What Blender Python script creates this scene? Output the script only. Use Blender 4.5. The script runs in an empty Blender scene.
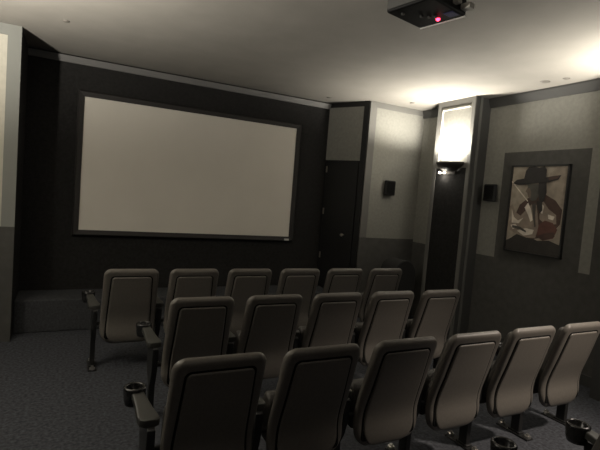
import bpy, bmesh, math, random
from mathutils import Vector, Matrix
random.seed(7)
sc = bpy.context.scene
COL = sc.collection
PI = math.pi
EYE = 1.84
CEIL = 3.37

# ------------------------------------------------------------------ materials
def lin(c):
    return tuple((v / 12.92 if v <= .04045 else ((v + .055) / 1.055) ** 2.4) for v in c)

def mat(name, col, rough=.7, metal=0., noise=0., scale=40., bump=0., spec=.5, emit=None, estr=0., detail=4.):
    m = bpy.data.materials.new(name); m.use_nodes = True
    nt = m.node_tree; b = nt.nodes['Principled BSDF']
    b.inputs['Base Color'].default_value = (*col, 1)
    b.inputs['Roughness'].default_value = rough
    b.inputs['Metallic'].default_value = metal
    b.inputs['Specular IOR Level'].default_value = spec
    if emit:
        b.inputs['Emission Color'].default_value = (*emit, 1); b.inputs['Emission Strength'].default_value = estr
    if noise or bump:
        tc = nt.nodes.new('ShaderNodeTexCoord')
        n = nt.nodes.new('ShaderNodeTexNoise'); n.inputs['Scale'].default_value = scale; n.inputs['Detail'].default_value = detail
        nt.links.new(tc.outputs['Object'], n.inputs['Vector'])
        if noise:
            r = nt.nodes.new('ShaderNodeValToRGB')
            r.color_ramp.elements[0].position = .3; r.color_ramp.elements[1].position = .7
            r.color_ramp.elements[0].color = (*[c * (1 - noise) for c in col], 1)
            r.color_ramp.elements[1].color = (*[min(1, c * (1 + noise)) for c in col], 1)
            nt.links.new(n.outputs['Fac'], r.inputs['Fac']); nt.links.new(r.outputs['Color'], b.inputs['Base Color'])
        if bump:
            bp = nt.nodes.new('ShaderNodeBump'); bp.inputs['Strength'].default_value = bump; bp.inputs['Distance'].default_value = .01
            nt.links.new(n.outputs['Fac'], bp.inputs['Height']); nt.links.new(bp.outputs['Normal'], b.inputs['Normal'])
    return m

M = dict(
    ceiling=mat('ceiling_paint', (.24, .228, .206), .9, noise=.05, scale=3, spec=.2),
    carpet=mat('carpet', (.052, .055, .063), .95, noise=.45, scale=40, bump=.35, spec=.1, detail=8),
    stage=mat('stage_carpet', (.050, .052, .056), .95, noise=.25, scale=40, bump=.2, spec=.1),
    black=mat('black_wall_fabric', (.017, .0165, .016), .9, noise=.25, scale=30, bump=.15, spec=.2),
    light=mat('pale_wall_fabric', (.215, .212, .19), .9, noise=.08, scale=25, bump=.15, spec=.2),
    dark=mat('dark_wall_paint', (.070, .069, .064), .8, noise=.12, scale=12, spec=.3),
    trim=mat('grey_trim', (.115, .116, .108), .6, spec=.35),
    trimd=mat('dark_trim', (.05, .05, .048), .6, spec=.35),
    trimcol=mat('column_border', (.13, .128, .118), .7, spec=.35),
    crown=mat('screen_wall_crown', (.13, .128, .125), .6, spec=.3),
    leftcol=mat('left_column_border', (.20, .205, .19), .7, spec=.3),
    screen=mat('screen_vinyl', (.63, .60, .54), .9, noise=.02, scale=2, spec=.1),
    sframe=mat('screen_frame', (.022, .02, .019), .65, spec=.4),
    silver=mat('silver_mark', (.55, .55, .53), .5),
    shell=mat('seat_shell', (.112, .102, .09), .45, noise=.07, scale=60, bump=.05, spec=.5),
    panel=mat('seat_panel', (.126, .115, .101), .48, noise=.07, scale=60, bump=.05, spec=.45),
    seam=mat('seat_seam', (.006, .006, .006), .8, spec=.1),
    cushion=mat('seat_cushion', (.05, .046, .042), .6, noise=.1, scale=80, bump=.1),
    arm=mat('armrest_plastic', (.036, .036, .032), .45, spec=.5),
    steel=mat('black_steel', (.012, .012, .012), .5, spec=.5),
    bolt=mat('bolt_steel', (.55, .53, .5), .3, metal=.9),
    cup=mat('cup_plastic', (.012, .012, .012), .25, spec=.6),
    speaker=mat('speaker_black', (.009, .009, .009), .8, noise=.2, scale=200),
    bronze=mat('sconce_bronze', (.03, .026, .022), .5, spec=.4),
    lamp=mat('lamp_glow', (1, .9, .75), .5, emit=(1, .88, .7), estr=14),
    door=mat('black_door', (.006, .006, .006), .45, spec=.4),
    brass=mat('worn_brass', (.4, .36, .3), .35, metal=.9),
    pbody=mat('projector_black', (.004, .004, .004), .6, spec=.2),
    pgrey=mat('projector_grey', (.06, .06, .058), .5),
    pedge=mat('projector_pale_edge', (.85, .83, .8), .5),
    led=mat('led_red', (1, .05, .1), .5, emit=(1, .03, .08), estr=9),
    violet=mat('projector_violet', (.03, .027, .11), .5, spec=.2),
    cable=mat('white_cable', (.6, .58, .53), .6),
    fitting=mat('ceiling_fitting', (.14, .13, .115), .6),
)

# ------------------------------------------------------------------ mesh helpers
def obj(name, bm, m, parent=None, smooth=False, bevel=0., seg=2):
    me = bpy.data.meshes.new(name)
    bmesh.ops.recalc_face_normals(bm, faces=bm.faces)
    bm.to_mesh(me); bm.free()
    for mm in (m if isinstance(m, (list, tuple)) else [m]): me.materials.append(mm)
    o = bpy.data.objects.new(name, me); COL.objects.link(o)
    if parent: o.parent = parent
    if smooth:
        for p in me.polygons: p.use_smooth = True
    if bevel:
        b = o.modifiers.new('bevel', 'BEVEL'); b.width = bevel; b.segments = seg; b.limit_method = 'ANGLE'; b.angle_limit = math.radians(35)
        for p in me.polygons: p.use_smooth = True
        w = o.modifiers.new('wn', 'WEIGHTED_NORMAL'); w.keep_sharp = True
    return o

def box(bm, a, b, mi=0):
    x0, y0, z0 = a; x1, y1, z1 = b
    vs = [bm.verts.new(p) for p in ((x0,y0,z0),(x1,y0,z0),(x1,y1,z0),(x0,y1,z0),(x0,y0,z1),(x1,y0,z1),(x1,y1,z1),(x0,y1,z1))]
    for f in ((0,3,2,1),(4,5,6,7),(0,1,5,4),(1,2,6,5),(2,3,7,6),(3,0,4,7)):
        fc = bm.faces.new([vs[i] for i in f]); fc.material_index = mi
    return bm

def B(a, b): return box(bmesh.new(), a, b)

def prism(bm, pts, axis, d0, d1, mi=0):
    """extrude a 2D polygon along an axis: x -> pts are (y,z), y -> (x,z), z -> (x,y)"""
    def P(p, d):
        return (d, p[0], p[1]) if axis == 'x' else (p[0], d, p[1]) if axis == 'y' else (p[0], p[1], d)
    a = [bm.verts.new(P(p, d0)) for p in pts]; b = [bm.verts.new(P(p, d1)) for p in pts]
    n = len(pts)
    fs = [bm.faces.new(a), bm.faces.new(b[::-1])]
    for i in range(n): fs.append(bm.faces.new((a[i], b[i], b[(i+1) % n], a[(i+1) % n])))
    for f in fs: f.material_index = mi
    return bm

def lathe(bm, prof, seg=24, a0=0., a1=2*PI, c=(0, 0, 0)):
    full = abs(a1 - a0 - 2*PI) < 1e-6
    n = seg if full else seg + 1
    rings = []
    for r, z in prof:
        rings.append([bm.verts.new((c[0]+r*math.cos(a0+(a1-a0)*i/seg), c[1]+r*math.sin(a0+(a1-a0)*i/seg), c[2]+z)) for i in range(n)])
    for k in range(len(rings)-1):
        for i in range(seg if full else n-1):
            j = (i+1) % n
            bm.faces.new((rings[k][i], rings[k][j], rings[k+1][j], rings[k+1][i]))
    bmesh.ops.remove_doubles(bm, verts=bm.verts, dist=1e-6)
    return bm

def cyl(bm, p0, p1, r, seg=12):
    p0, p1 = Vector(p0), Vector(p1); d = (p1-p0).normalized()
    t = d.orthogonal().normalized(); s = d.cross(t)
    A = [bm.verts.new(p0 + r*(math.cos(2*PI*i/seg)*t + math.sin(2*PI*i/seg)*s)) for i in range(seg)]
    Bv = [bm.verts.new(p1 + r*(math.cos(2*PI*i/seg)*t + math.sin(2*PI*i/seg)*s)) for i in range(seg)]
    bm.faces.new(A[::-1]); bm.faces.new(Bv)
    for i in range(seg): bm.faces.new((A[i], A[(i+1) % seg], Bv[(i+1) % seg], Bv[i]))
    return bm

def struct(name, bm, m, **k):
    o = obj(name, bm, m, **k); o['kind'] = 'structure'; return o
def tag(o, label, cat, group=None):
    o['label'] = label; o['category'] = cat
    if group: o['group'] = group
    return o
def thing(name, label, cat, loc=(0,0,0), rz=0., group=None):
    o = bpy.data.objects.new(name, None); COL.objects.link(o); o.empty_display_size = .1
    o.location = loc; o.rotation_euler = (0, 0, rz)
    return tag(o, label, cat, group)

# ------------------------------------------------------------------ room shell
YS = 6.61; XR = 5.172; XC2 = 4.89; XL = -1.86; YB = -2.6
Y1 = 5.97            # face of the far right column
LXC, LYC = -.49, 5.80  # corner of the far left column
WZ = 1.22            # wainscot height on the right wall
struct('floor', B((XL-.4, YB-.3, -.1), (XR+.4, YS+1.2, 0)), M['carpet'])
struct('ceiling', B((XL-.4, YB-.3, CEIL), (XR+.4, YS+1.2, CEIL+.1)), M['ceiling'])
struct('wall_back', B((XL-.2, YB-.2, 0), (XR+.2, YB, CEIL)), M['dark'])
struct('wall_left', B((XL-.2, YB, 0), (XL, YS+.2, CEIL)), M['dark'])
struct('wall_front', B((XL, YS, 0), (3.77, YS+.2, CEIL)), M['black'])
# right wall: dark paint below, pale fabric above, a dark framed field behind the picture
bm = bmesh.new()
box(bm, (XR, YB, 0), (XR+.2, YS+.2, WZ), 0)
box(bm, (XR, YB, WZ), (XR+.2, 3.03, CEIL), 0)
box(bm, (XR, 3.03, WZ), (XR+.2, 3.157, CEIL), 1)
box(bm, (XR, 3.157, WZ), (XR+.2, 4.31, 2.62), 0)
box(bm, (XR, 3.157, 2.62), (XR+.2, 4.31, CEIL), 1)
box(bm, (XR, 4.31, WZ), (XR+.2, YS+.2, CEIL), 1)
struct('wall_right', bm, [M['dark'], M['light']])
# crown mouldings
struct('trim_1', prism(bmesh.new(), [(YS, 3.27), (YS-.02, 3.27), (YS-.05, 3.345), (YS, 3.345)], 'x', LXC, 3.75), M['crown'])
struct('trim_2', prism(bmesh.new(), [(XR, 3.25), (XR-.02, 3.25), (XR-.055, 3.35), (XR-.055, CEIL), (XR, CEIL)], 'y', 2.72, 4.617), M['trimd'])
struct('trim_3', prism(bmesh.new(), [(XR, 3.25), (XR-.02, 3.25), (XR-.055, 3.35), (XR-.055, CEIL), (XR, CEIL)], 'y', 5.32, Y1), M['trimd'])
# baseboard
struct('baseboard_right', B((XR-.015, 2.8, 0), (XR, 4.617, .12)), M['trimd'], bevel=.004)

# far right column: wide face towards the seats, its inner side set at an angle with the door
CX, CX3 = 4.09, 3.76
bm = prism(bmesh.new(), [(CX, Y1), (XR, Y1), (XR, YS+.2), (CX3, YS+.2), (CX3, YS)], 'z', 0, CEIL)
struct('wall_corner', bm, M['door'])
FY = Y1 - .012
bm = bmesh.new()   # border frame of the column face
box(bm, (CX, FY-.012, WZ+.04), (4.215, Y1, CEIL)); box(bm, (4.215, FY-.012, 3.285), (XR, Y1, CEIL))
struct('trim_4', bm, M['trimcol'], bevel=.004)
struct('trim_5', B((4.215, FY, WZ+.04), (XR, Y1, 3.285)), M['light'])
struct('trim_6', B((CX, FY-.006, 0), (XR, Y1, WZ+.04)), M['dark'])
# angled side: pale transom panel over a black door
A = Vector((CX, Y1, 0)); D = Vector((CX3-CX, YS-Y1, 0)); LEN = D.length; D.normalize(); N = Vector((-D.y, D.x, 0))
if N.x > 0: N = -N
def angled(name, s0, s1, z0, z1, t0, t1, m, parent=None, **k):
    bm = bmesh.new()
    box(bm, (s0, t0, z0), (s1, t1, z1))
    for v in bm.verts:
        s, t, z = v.co; p = A + D*s + N*t; v.co = (p.x, p.y, z)
    return obj(name, bm, m, parent, **k)
o = angled('trim_7', .085, LEN-.0, 2.452, 3.29, -.0, .012, M['light']); o['kind'] = 'structure'
o = angled('trim_8', .0, .085, 0, CEIL, 0, .02, M['door']); o['kind'] = 'structure'
door = angled('door_1', .10, LEN-.04, .385, 2.43, 0, .03, M['door'], bevel=.004); door['kind'] = 'structure'
for z in (2.30, 1.62, .9):
    angled('hinge', LEN-.06, LEN-.035, z-.05, z+.05, .03, .037, M['brass'], door)
bm = bmesh.new(); hp = A + D*.26 + N*.03
cyl(bm, (hp.x, hp.y, 1.27), Vector((hp.x, hp.y, 1.27)) + N*.05, .012); bmesh.ops.create_uvsphere(bm, u_segments=14, v_segments=8, radius=.027, matrix=Matrix.Translation(Vector((hp.x, hp.y, 1.27)) + N*.06))
obj('door_knob', bm, M['brass'], door, smooth=True)

# right column with the sconce
struct('wall_column', B((XC2, 4.617, 0), (XR, 5.32, CEIL)), M['trimd'])
bm = bmesh.new()   # border frame on its face
for a, b in (((4.617, 0), (4.67, CEIL)), ((5.255, 0), (5.32, CEIL)), ((4.67, 3.29), (5.255, CEIL)), ((4.67, 2.40), (5.255, 2.47)), ((4.67, 0), (5.255, .14))):
    box(bm, (XC2-.02, a[0], a[1]), (XC2, b[0], b[1]))
struct('trim_9', bm, M['trimcol'])
struct('trim_10', B((XC2-.008, 4.67, 2.47), (XC2, 5.255, 3.29)), M['light'])
struct('trim_11', B((XC2-.008, 4.67, .14), (XC2, 5.255, 2.40)), M['black'])
bm = bmesh.new()   # raised bead along the top and far side of the upper panel
box(bm, (XC2-.028, 4.70, 3.235), (XC2-.006, 5.225, 3.25)); box(bm, (XC2-.028, 5.21, 2.5), (XC2-.006, 5.225, 3.25))
struct('trim_12', bm, mat('pale_bead', (.5, .49, .45), .6))
struct('trim_13', B((XC2+.07, 4.605, 0), (XC2+.11, 4.617, CEIL)), M['trim'])
# nearer right column, only its far edge comes into view
struct('wall_column.001', B((XC2, 2.05, 0), (XR, 2.72, CEIL)), M['trimd'])

# far left column
struct('wall_corner.001', B((XL, LYC, 0), (LXC, YS, CEIL)), M['black'])
bm = bmesh.new()
box(bm, (-.615, LYC-.02, 1.26), (LXC, LYC, CEIL)); box(bm, (XL, LYC-.02, 3.26), (-.615, LYC, CEIL))
struct('trim_14', bm, M['leftcol'])
struct('trim_16', B((XL, LYC-.02, 0), (LXC, LYC, 1.26)), M['dark'])  # wainscot like the right column's, its dark tone also standing in for fading uplight
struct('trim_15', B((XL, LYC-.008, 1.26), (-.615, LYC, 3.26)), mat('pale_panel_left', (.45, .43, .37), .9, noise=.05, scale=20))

# stage under the screen
struct('floor_stage', B((LXC, 6.05, 0), (3.76, YS, .385)), M['stage'], bevel=.015)

# ------------------------------------------------------------------ screen
SX0, SX1, SZ0, SZ1 = .148, 3.165, 1.174, 2.876
scr = thing('projection_screen', 'wide blank projection screen in a black frame hung on the black front wall', 'screen', ((SX0+SX1)/2, YS, (SZ0+SZ1)/2))
w, h, fw = (SX1-SX0)/2, (SZ1-SZ0)/2, .075
obj('screen_surface', B((-w, -.04, -h), (w, -.012, h)), M['screen'], scr)
bm = bmesh.new()
O = [(-w-fw, -h-fw), (w+fw, -h-fw), (w+fw, h+fw), (-w-fw, h+fw)]; I = [(-w, -h), (w, -h), (w, h), (-w, h)]
lay = []
for (pts, y) in ((O, 0), (O, -.05), ([(x*(1-.012), z*(1-.02)) for x, z in O], -.07), (I, -.055), (I, -.03)):
    lay.append([bm.verts.new((x, y, z)) for x, z in pts])
for k in range(4):
    for i in range(4):
        bm.faces.new((lay[k][i], lay[k][(i+1) % 4], lay[k+1][(i+1) % 4], lay[k+1][i]))
obj('screen_frame', bm, M['sframe'], scr)
obj('name_plate', B((w-.085, -.078, -h-.06), (w-.01, -.066, -h-.03)), M['silver'], scr)

# ------------------------------------------------------------------ picture on the right wall
pic = thing('framed_picture', 'tall painting of a figure in a wide black hat, on the right wall', 'picture', (XR, 3.755, 1.89))
PW, PH = .39, .555
obj('picture_frame', box(box(box(box(bmesh.new(), (-.045, -PW, -PH), (0, -PW+.02, PH)), (-.045, PW-.02, -PH), (0, PW, PH)), (-.045, -PW, -PH), (0, PW, -PH+.02)), (-.045, -PW, PH-.02), (0, PW, PH)), M['steel'], pic)
pcol = dict(ground=(.31, .27, .215), haze=(.26, .22, .175), black=(.02, .018, .017), shadow=(.06, .054, .047), white=(.62, .56, .48), cloth=(.24, .195, .155), face=(.07, .068, .058), skin=(.13, .1, .078), red=(.10, .042, .032), rust=(.062, .036, .028), dusk=(.026, .023, .02))
pm = [mat('paint_'+k, v, .7, noise=.22, scale=12, detail=8) for k, v in pcol.items()]; pk = list(pcol)
bm = bmesh.new(); lev = [0]
def poly(c, pts):
    """pts in picture units: u 0..1 left to right, v 0..1 bottom to top"""
    lev[0] += 1; x = -.028 - lev[0]*.0005
    f = bm.faces.new([bm.verts.new((x, (.5-u)*2*(PW-.02), (v-.5)*2*(PH-.02))) for u, v in pts]); f.material_index = pk.index(c)
box(bm, (-.028, -PW+.02, -PH+.02), (0, PW-.02, PH-.02), 0)
poly('dusk', [(0,0),(1,0),(1,.13),(.8,.17),(.6,.15),(.4,.2),(.2,.2),(.08,.14),(0,.11)])
poly('haze', [(.62,.62),(1,.55),(1,.98),(.85,1),(.7,.92)])
poly('rust', [(.14,.44),(.2,.55),(.34,.63),(.5,.66),(.66,.68),(.84,.62),(.97,.52),(.96,.36),(.8,.22),(.5,.16),(.25,.2)])
poly('cloth', [(.0,.52),(.06,.55),(.13,.46),(.24,.42),(.34,.5),(.42,.56),(.52,.56),(.56,.44),(.6,.3),(.56,.18),(.4,.17),(.2,.2),(.05,.24),(.03,.34),(.08,.4)])
poly('cloth', [(.56,.6),(.64,.6),(.74,.52),(.88,.46),(.9,.36),(.72,.34),(.6,.4)])
poly('white', [(.05,.5),(.11,.4),(.2,.36),(.3,.4),(.22,.33),(.08,.33)])
poly('white', [(.3,.52),(.36,.58),(.43,.5),(.48,.38),(.44,.36),(.38,.44)])
poly('white', [(.2,.24),(.36,.28),(.52,.27),(.5,.22),(.34,.19)])
poly('white', [(.06,.3),(.16,.32),(.2,.29),(.12,.25)])
poly('white', [(.6,.58),(.66,.55),(.64,.46),(.6,.48)])
poly('white', [(.74,.46),(.86,.44),(.84,.4),(.76,.41)])
poly('red', [(.58,.2),(.6,.33),(.7,.39),(.84,.37),(.93,.3),(.88,.2),(.7,.16)])
poly('rust', [(.58,.2),(.7,.24),(.88,.27),(.9,.22),(.7,.16)])
poly('shadow', [(.1,.3),(.26,.29),(.38,.25),(.38,.23),(.24,.26),(.1,.27)])
poly('shadow', [(.44,.56),(.48,.42),(.53,.3),(.55,.31),(.52,.44),(.51,.58)])
poly('face', [(.32,.79),(.33,.7),(.36,.64),(.42,.6),(.5,.61),(.56,.68),(.57,.8)])
poly('skin', [(.32,.75),(.29,.71),(.33,.69),(.35,.645),(.4,.63),(.4,.7),(.37,.75)])
poly('white', [(.0,.82),(.01,.83),(.36,.6),(.35,.59)])
poly('black', [(.52,.82),(.53,.7),(.58,.57),(.64,.6),(.68,.7),(.66,.82)])
poly('dusk', [(.52,.6),(.55,.52),(.6,.46),(.64,.5),(.62,.6)])
poly('black', [(.03,.8),(.1,.845),(.24,.86),(.26,.95),(.31,.995),(.42,1.0),(.5,.985),(.6,1.0),(.64,.96),(.64,.875),(.78,.89),(.9,.9),(.86,.85),(.7,.82),(.5,.81),(.3,.79),(.14,.785)])
poly('rust', [(.68,.875),(.78,.885),(.88,.893),(.84,.86),(.7,.84)])
obj('canvas', bm, pm, pic)

# ------------------------------------------------------------------ wall speakers
def wall_speaker(loc, rz, label):
    t = thing('wall_speaker', label, 'speaker', loc, rz, 'small black wall speakers')
    # local: +Y points out of the wall
    obj('wall_bracket', box(box(bmesh.new(), (-.03, 0, -.05), (.03, .012, .05)), (-.012, .012, -.015), (.012, .028, .015)), M['steel'], t)
    bm = prism(bmesh.new(), [(-.08, .025), (.08, .025), (.095, .05), (.09, .09), (.055, .11), (-.055, .11), (-.09, .09), (-.095, .05)], 'z', -.115, .115)
    obj('speaker_body', bm, M['speaker'], t, bevel=.012)
    bm = prism(bmesh.new(), [(-.08, .094), (-.05, .112), (.05, .112), (.08, .094), (.08, .099), (.05, .117), (-.05, .117), (-.08, .099)], 'z', -.095, .095)
    obj('speaker_grille', bm, M['seam'], t)
    return t
wall_speaker((4.55, FY, 2.07), PI, 'black rounded speaker on the pale panel of the corner column beside the screen')
wall_speaker((XR, 4.43, 2.08), PI/2, 'black box speaker on the right wall beside the painting')

# ------------------------------------------------------------------ sconce on the right column
sz = 2.48
sco = thing('wall_sconce', 'dark half-bowl wall sconce throwing light up the right column', 'lamp', (XC2-.02, 4.96, sz))
prof = [(.05, -.135), (.11, -.12), (.17, -.08), (.205, -.035), (.22, 0), (.21, 0), (.195, -.035), (.16, -.075), (.10, -.11), (.05, -.12)]
bm = lathe(bmesh.new(), prof, 20, PI/2, 3*PI/2); bmesh.ops.scale(bm, vec=(.75, 1.15, 1), verts=bm.verts)
obj('sconce_bowl', bm, M['bronze'], sco, smooth=True)
obj('back_plate', B((-.012, -.10, -.17), (0, .10, -.02)), M['bronze'], sco, bevel=.004)
bm = bmesh.new(); bmesh.ops.create_uvsphere(bm, u_segments=12, v_segments=8, radius=.03, matrix=Matrix.Translation((-.07, 0, -.02)))
obj('bulb', bm, M['lamp'], sco, smooth=True)
for y in (.15, .06):
    bm = bmesh.new(); bmesh.ops.create_uvsphere(bm, u_segments=10, v_segments=6, radius=.022, matrix=Matrix.Translation((-.05, y, -.15)) @ Matrix.Scale(.6, 4, (0,0,1)))
    obj('lower_lamp', bm, M['lamp'], sco, smooth=True)

# ------------------------------------------------------------------ ceiling projector
prj = thing('ceiling_projector', 'black projector with a red light hanging from the ceiling', 'projector', (1.85, 2.205, 2.965), math.radians(12))
obj('projector_body', B((-.165, -.165, 0), (.165, .165, .10)), M['pbody'], prj, bevel=.014)
obj('side_panel', B((-.172, -.15, .015), (-.164, .15, .085)), M['pgrey'], prj)
obj('front_bezel', B((-.15, .164, .015), (.15, .172, .085)), M['pgrey'], prj)
obj('edge_strip', B((.158, -.16, -.002), (.169, .16, .012)), M['pedge'], prj)
bm = lathe(bmesh.new(), [(.03, 0), (.034, .012), (.028, .014), (.024, .006), (0, .004)], 20)
bmesh.ops.rotate(bm, matrix=Matrix.Rotation(-PI/2, 3, 'X'), verts=bm.verts); bmesh.ops.translate(bm, vec=(.02, .165, .06), verts=bm.verts)
obj('lens', bm, M['cup'], prj, smooth=True)
bm = bmesh.new(); bmesh.ops.create_uvsphere(bm, u_segments=12, v_segments=8, radius=.013, matrix=Matrix.Translation((.095, -.02, -.001)))
obj('indicator_light', bm, M['led'], prj, smooth=True)
obj('control_panel', B((.05, -.15, -.003), (.12, -.085, .002)), M['violet'], prj, bevel=.003)
obj('cable_plug', box(box(bmesh.new(), (.10, -.225, .02), (.15, -.16, .05)), (.02, -.20, .03), (.06, -.16, .05)), M['cable'], prj, bevel=.004)
for x, y in ((.0, .03), (.035, -.0), (.055, -.03), (-.1, .09)):
    bm = bmesh.new(); cyl(bm, (x, y, -.008), (x, y, .002), .011); obj('mount_screw', bm, M['pgrey'], prj)
bm = bmesh.new(); cyl(bm, (0, 0, .1), (0, 0, CEIL-2.965-.02), .022, 16); cyl(bm, (0, 0, CEIL-2.965-.02), (0, 0, CEIL-2.965), .08, 24)
obj('mount_pole', bm, M['pgrey'], prj)

# ------------------------------------------------------------------ ceiling fittings
def ceil_fit(x, y, r, label, grp=None):
    bm = lathe(bmesh.new(), [(0, -.012), (r*.6, -.012), (r, -.004), (r, 0), (0, 0)], 16)
    o = obj('ceiling_fitting', bm, M['fitting'], smooth=True); o.location = (x, y, CEIL); tag(o, label, 'ceiling fitting', grp); return o
ceil_fit(-.079, 5.251, .035, 'small dark round fitting on the ceiling near the left column')
ceil_fit(4.86, 3.60, .05, 'small round ceiling fitting above the painting, the left one of a pair')
ceil_fit(4.90, 3.37, .035, 'smaller round ceiling fitting above the painting, the right one of a pair')
ceil_fit(4.60, 5.60, .04, 'small ceiling fitting over the niche between the two right columns')
ceil_fit(3.52, 6.25, .04, 'small ceiling fitting above the right end of the screen wall')

# ------------------------------------------------------------------ cinema seats
PROF = [(-.002, .995), (.03, .89), (.062, .78), (.094, .67), (.124, .575), (.143, .50), (.147, .44), (.141, .385), (.138, .335), (.146, .29), (.17, .26), (.205, .245)]
def catmull(P, n=14):
    out = []
    for i in range(len(P)-1):
        p0 = Vector(P[max(i-1, 0)]); p1 = Vector(P[i]); p2 = Vector(P[i+1]); p3 = Vector(P[min(i+2, len(P)-1)])
        for k in range(n):
            t = k/n; out.append(.5*((2*p1) + (p2-p0)*t + (2*p0-5*p1+4*p2-p3)*t*t + (3*p1-p0-3*p2+p3)*t**3))
    out.append(Vector(P[-1])); return out
CUR = catmull(PROF); CL = [0]
for a, b in zip(CUR, CUR[1:]): CL.append(CL[-1] + (b-a).length)
TOT = CL[-1]
def at(s):
    s = min(max(s, 0), TOT); i = 0
    while i < len(CL)-2 and CL[i+1] < s: i += 1
    f = (s-CL[i])/(CL[i+1]-CL[i]); p = CUR[i].lerp(CUR[i+1], f); d = (CUR[i+1]-CUR[i]).normalized()
    return p, Vector((d.y, -d.x)) if d.y < 0 and False else Vector((d.y, -d.x))
def plate(s0, s1, wf, tf, tb, r, NS=44, NU=22, crown=0., fade=None):
    """solid bent along the seat profile: half width wf(s), outer face tf, inner face tb, edges rounded by r"""
    bm = bmesh.new(); F = []; K = []
    ss = [s0 + (s1-s0)*(.5-.5*math.cos(PI*j/NS)) for j in range(NS+1)]
    us = [math.sin(PI/2*(-1+2*i/NU)) for i in range(NU+1)]
    for s in ss:
        w = wf(s); rf = []; rk = []
        p, n = at(s)
        if n.x > 0: n = -n          # points back, to the viewer behind the row
        for u in us:
            x = w*u; d = min(w-abs(x), s-s0, s1-s); d = max(d, 0)
            e = 0 if d >= r else r - math.sqrt(max(r*r-(r-d)**2, 0))
            t = tf - e + crown*(1-u*u)
            if fade: t = min(t, tf*1.0) if False else tb + (t-tb)*fade(s)
            k = min(tb + e, t-.0005)
            q = p + n*t; q2 = p + n*k
            rf.append(bm.verts.new((x, q.x, q.y))); rk.append(bm.verts.new((x, q2.x, q2.y)))
        F.append(rf); K.append(rk)
    for j in range(NS):
        for i in range(NU):
            bm.faces.new((F[j][i], F[j][i+1], F[j+1][i+1], F[j+1][i])); bm.faces.new((K[j][i], K[j+1][i], K[j+1][i+1], K[j][i+1]))
        bm.faces.new((F[j][0], F[j+1][0], K[j+1][0], K[j][0])); bm.faces.new((F[j][NU], K[j][NU], K[j+1][NU], F[j+1][NU]))
    for i in range(NU):
        bm.faces.new((F[0][i], K[0][i], K[0][i+1], F[0][i+1])); bm.faces.new((F[NS][i], F[NS][i+1], K[NS][i+1], K[NS][i]))
    return bm
def rr(s0, s1, W, rt, rb, Wb=None):
    def f(s):
        w = W if Wb is None else W + (Wb-W)*(s-s0)/(s1-s0)
        if s-s0 < rt: return w - rt + math.sqrt(max(rt*rt-(rt-(s-s0))**2, 0))
        if s1-s < rb: return w - rb + math.sqrt(max(rb*rb-(rb-(s1-s))**2, 0))
        return w
    return f
HW = .262
def seat_meshes():
    t = thing('cinema_seat', 'x', 'cinema seat')
    obj('backrest', plate(0, TOT, rr(0, TOT, .248, .066, .20, .258), 0, -.040, .034, NS=64, NU=28), M['shell'], t, smooth=True)
    g0, g1 = .058, TOT-.10
    seam = obj('seam', plate(g0, g1, rr(g0, g1, .1885, .035, .03, .2165), .003, -.02, .003), M['seam'], t, smooth=True)
    p0, p1 = .069, TOT-.05
    fade = lambda s: 1 if s < p1-.16 else max(0., (p1-s)/.16)**.6*.98+.02
    obj('back_panel', plate(p0, p1, rr(p0, p1, .178, .03, .14, .206), .011, -.02, .011, NS=60), M['panel'], t, smooth=True)
    bm = plate(.06, TOT-.19, rr(.06, TOT-.19, .205, .05, .05, .225), -.028, -.10, .03, NS=24, NU=12)
    obj('back_cushion', bm, M['cushion'], t, smooth=True)
    # tipped-up seat pad
    bm = prism(bmesh.new(), [(.262, .33), (.39, .34), (.415, .40), (.385, .58), (.36, .63), (.32, .64), (.28, .61), (.258, .48)], 'x', -.21, .21)
    obj('seat', bm, M['cushion'], t, bevel=.03, seg=3)
    bm = bmesh.new(); cyl(bm, (-.275, .27, .43), (.275, .27, .43), .018)
    obj('hinge_rod', bm, M['steel'], t)
    return t
ARMY = .44      # centre of the cup, ahead of the seat back
def arm_parts(t, x):
    # swooping arm pad
    bm = bmesh.new()
    rows = [(.215, .621, .03), (.228, .624, .052), (.255, .631, .055), (.30, .645, .046), (.36, .668, .038), (.41, .684, .034), (.435, .688, .034)]
    rings = []
    for y, z, hw in rows:
        cx = x - .045*max(0, (y-.2)/.24)
        rings.append([bm.verts.new(p) for p in ((cx-hw, y, z-.04), (cx+hw, y, z-.04), (cx+hw, y, z-.006), (cx+hw-.01, y, z), (cx-hw+.01, y, z), (cx-hw, y, z-.006))])
    bm.faces.new(rings[0]); bm.faces.new(rings[-1][::-1])
    for ra, rb in zip(rings, rings[1:]):
        for i in range(6): bm.faces.new((ra[i], ra[(i+1) % 6], rb[(i+1) % 6], rb[i]))
    a = obj('armrest', bm, M['arm'], t, bevel=.005)
    bm = lathe(bmesh.new(), [(.044, .012), (.044, -.075), (0, -.075), (0, -.085), (.05, -.085), (.057, -.06), (.062, .0), (.062, .012), (.056, .018), (.048, .018), (.044, .012)], 24, c=(x-.052, ARMY+.035, .685))
    obj('cup_holder', bm, M['cup'], a, smooth=True)
    # side standard that narrows to a leg
    pts = [(.19, .575), (.20, .42), (.23, .32), (.265, .26), (.265, .012), (.345, .012), (.345, .26), (.40, .33), (.44, .45), (.455, .61), (.34, .615), (.24, .59)]
    obj('side_standard', prism(bmesh.new(), pts, 'x', x-.022, x+.022), M['steel'], t, bevel=.006)
    f = obj('foot', box(box(bmesh.new(), (x-.04, .17, 0), (x+.04, .47, .014)), (x-.03, .25, .014), (x+.03, .36, .03)), M['steel'], t, bevel=.004)
    for y in (.195, .445):
        bm = bmesh.new(); cyl(bm, (x, y, .012), (x, y, .03), .026, 10); cyl(bm, (x, y, .03), (x, y, .045), .014, 6)
        obj('bolt', bm, M['bolt'], f)
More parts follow.
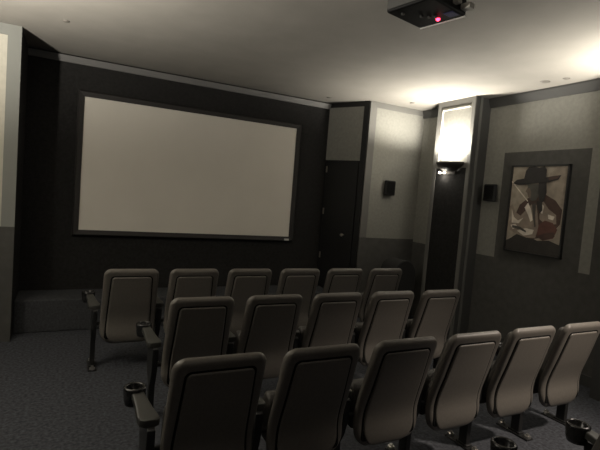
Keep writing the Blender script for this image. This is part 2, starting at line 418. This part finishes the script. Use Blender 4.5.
def copy_tree(o, parent=None):
    c = o.copy(); COL.objects.link(c)
    if parent: c.parent = parent
    for ch in list(o.children): copy_tree(ch, c)
    return c
proto = seat_meshes(); arm_parts(proto, -.30)
proto_end = copy_tree(proto); arm_parts(proto_end, .30)
used = set()
def put(x, y, label, group, end=False):
    src = proto_end if end else proto
    o = src if src.name not in used else copy_tree(src)
    used.add(src.name)
    o.location = (x, y, 0); o.scale.z = 1.018 if y > 3 else 1; o['label'] = label; o['group'] = group; return o
ORD = ['first', 'second', 'third', 'fourth', 'fifth', 'sixth']
# right top corners measured .27 beside each centre
for i in range(6):
    put(.817-.232+.6*i, 4.52, 'dark leather cinema seat, %s from the left in the row nearest the screen' % ORD[i], 'seats in the row nearest the screen', i == 5)
for i in range(5):
    put(1.183-.232+.6*i, 3.324, 'dark leather cinema seat, %s from the left in the middle row of five' % ORD[i], 'seats in the middle row', i == 4)
for i in range(6):
    put(.969-.232+.6*i, 2.155, 'brown leather cinema seat, %s from left in nearest full row' % ORD[i], 'seats in the nearest full row', i == 5)
put(2.335, 1.0, 'cinema seat cut off at lower right corner, only its two black cup holders clearly seen', 'seats in the row at the camera', True)

# unidentified dark rounded object by the far column
sp = thing('round_topped_object', 'black round-topped cabinet standing on the floor behind the right end of the front row', 'speaker', (4.47, 5.42, 0))
pts = [(-.21, .03), (.21, .03), (.21, .80)] + [(.21*math.cos(a), .80+.21*math.sin(a)) for a in [PI*k/12 for k in range(1, 12)]] + [(-.21, .80)]
obj('shape', prism(bmesh.new(), pts, 'y', -.17, .17), M['speaker'], sp, bevel=.02)
obj('plinth', B((-.23, -.19, 0), (.23, .19, .03)), M['steel'], sp, bevel=.005)

# ------------------------------------------------------------------ lights
def light(name, typ, loc, e, col=(1, .86, .68), size=.1, rot=None, **k):
    l = bpy.data.lights.new(name, typ); l.energy = e; l.color = col
    if typ == 'AREA': l.size = size
    else: l.shadow_soft_size = size
    for a, v in k.items(): setattr(l, a, v)
    o = bpy.data.objects.new(name, l); COL.objects.link(o); o.location = loc
    if rot: o.rotation_euler = rot
    return o
WARM = (1, .935, .82)
UP = dict(rot=(PI, 0, 0), spot_size=PI, spot_blend=1.)
light('sconce_light', 'POINT', (XC2-.14, 4.96, 2.50), 16, WARM, .08)
light('sconce_uplight', 'SPOT', (XC2-.16, 4.96, 2.50), 230, WARM, .08, rot=(PI, 0, 0), spot_size=math.radians(164), spot_blend=.45)
light('sconce_light_low', 'POINT', (XC2-.07, 5.08, 2.28), 1.6, WARM, .02)
light('sconce_light_near', 'POINT', (XC2-.14, 2.38, 2.50), 19, WARM, .06)
light('sconce_uplight_near', 'SPOT', (XC2-.14, 2.38, 2.52), 270, WARM, .06, **UP)
light('sconce_light_left', 'POINT', (-1.55, 3.3, 2.62), 36, WARM, .06)
light('sconce_uplight_left', 'SPOT', (-1.55, 3.3, 2.0), 1300, WARM, .06, **UP)
P0, P1 = Vector((4.25, .8, 2.75)), Vector((3.35, 2.1, .45))
light('rear_spotlight', 'SPOT', P0, 400, (1, .87, .74), .10, rot=(P1-P0).to_track_quat('-Z', 'Y').to_euler(), spot_size=math.radians(58), spot_blend=1)
light('rear_fill', 'AREA', (1.6, -1.6, 3.3), 9, (1, .9, .8), 1.2, rot=(math.radians(35), 0, 0))  # unseen soft fill, added to lift the seat backs and their top rims

w = bpy.data.worlds.new('room'); sc.world = w; w.use_nodes = True
w.node_tree.nodes['Background'].inputs['Color'].default_value = (.9, .92, 1, 1)
w.node_tree.nodes['Background'].inputs['Strength'].default_value = .0

# ------------------------------------------------------------------ camera
f_px, yaw, pitch, roll = 459.881, .472, -.064, .079
cam = bpy.data.cameras.new('camera'); cam.sensor_fit = 'HORIZONTAL'; cam.sensor_width = 36; cam.lens = 36*f_px/600; cam.clip_start = .05
co = bpy.data.objects.new('camera', cam); COL.objects.link(co)
fwd = Vector((math.sin(yaw)*math.cos(pitch), math.cos(yaw)*math.cos(pitch), math.sin(pitch)))
right = Vector((math.cos(yaw), -math.sin(yaw), 0)); up = right.cross(fwd)
r2 = math.cos(roll)*right + math.sin(roll)*up; u2 = -math.sin(roll)*right + math.cos(roll)*up
mw = Matrix((r2, u2, -fwd)).transposed().to_4x4(); mw.translation = (0, 0, EYE)
co.matrix_world = mw; sc.camera = co
sc.view_settings.view_transform = 'Standard'; sc.view_settings.look = 'None'; sc.view_settings.exposure = 0
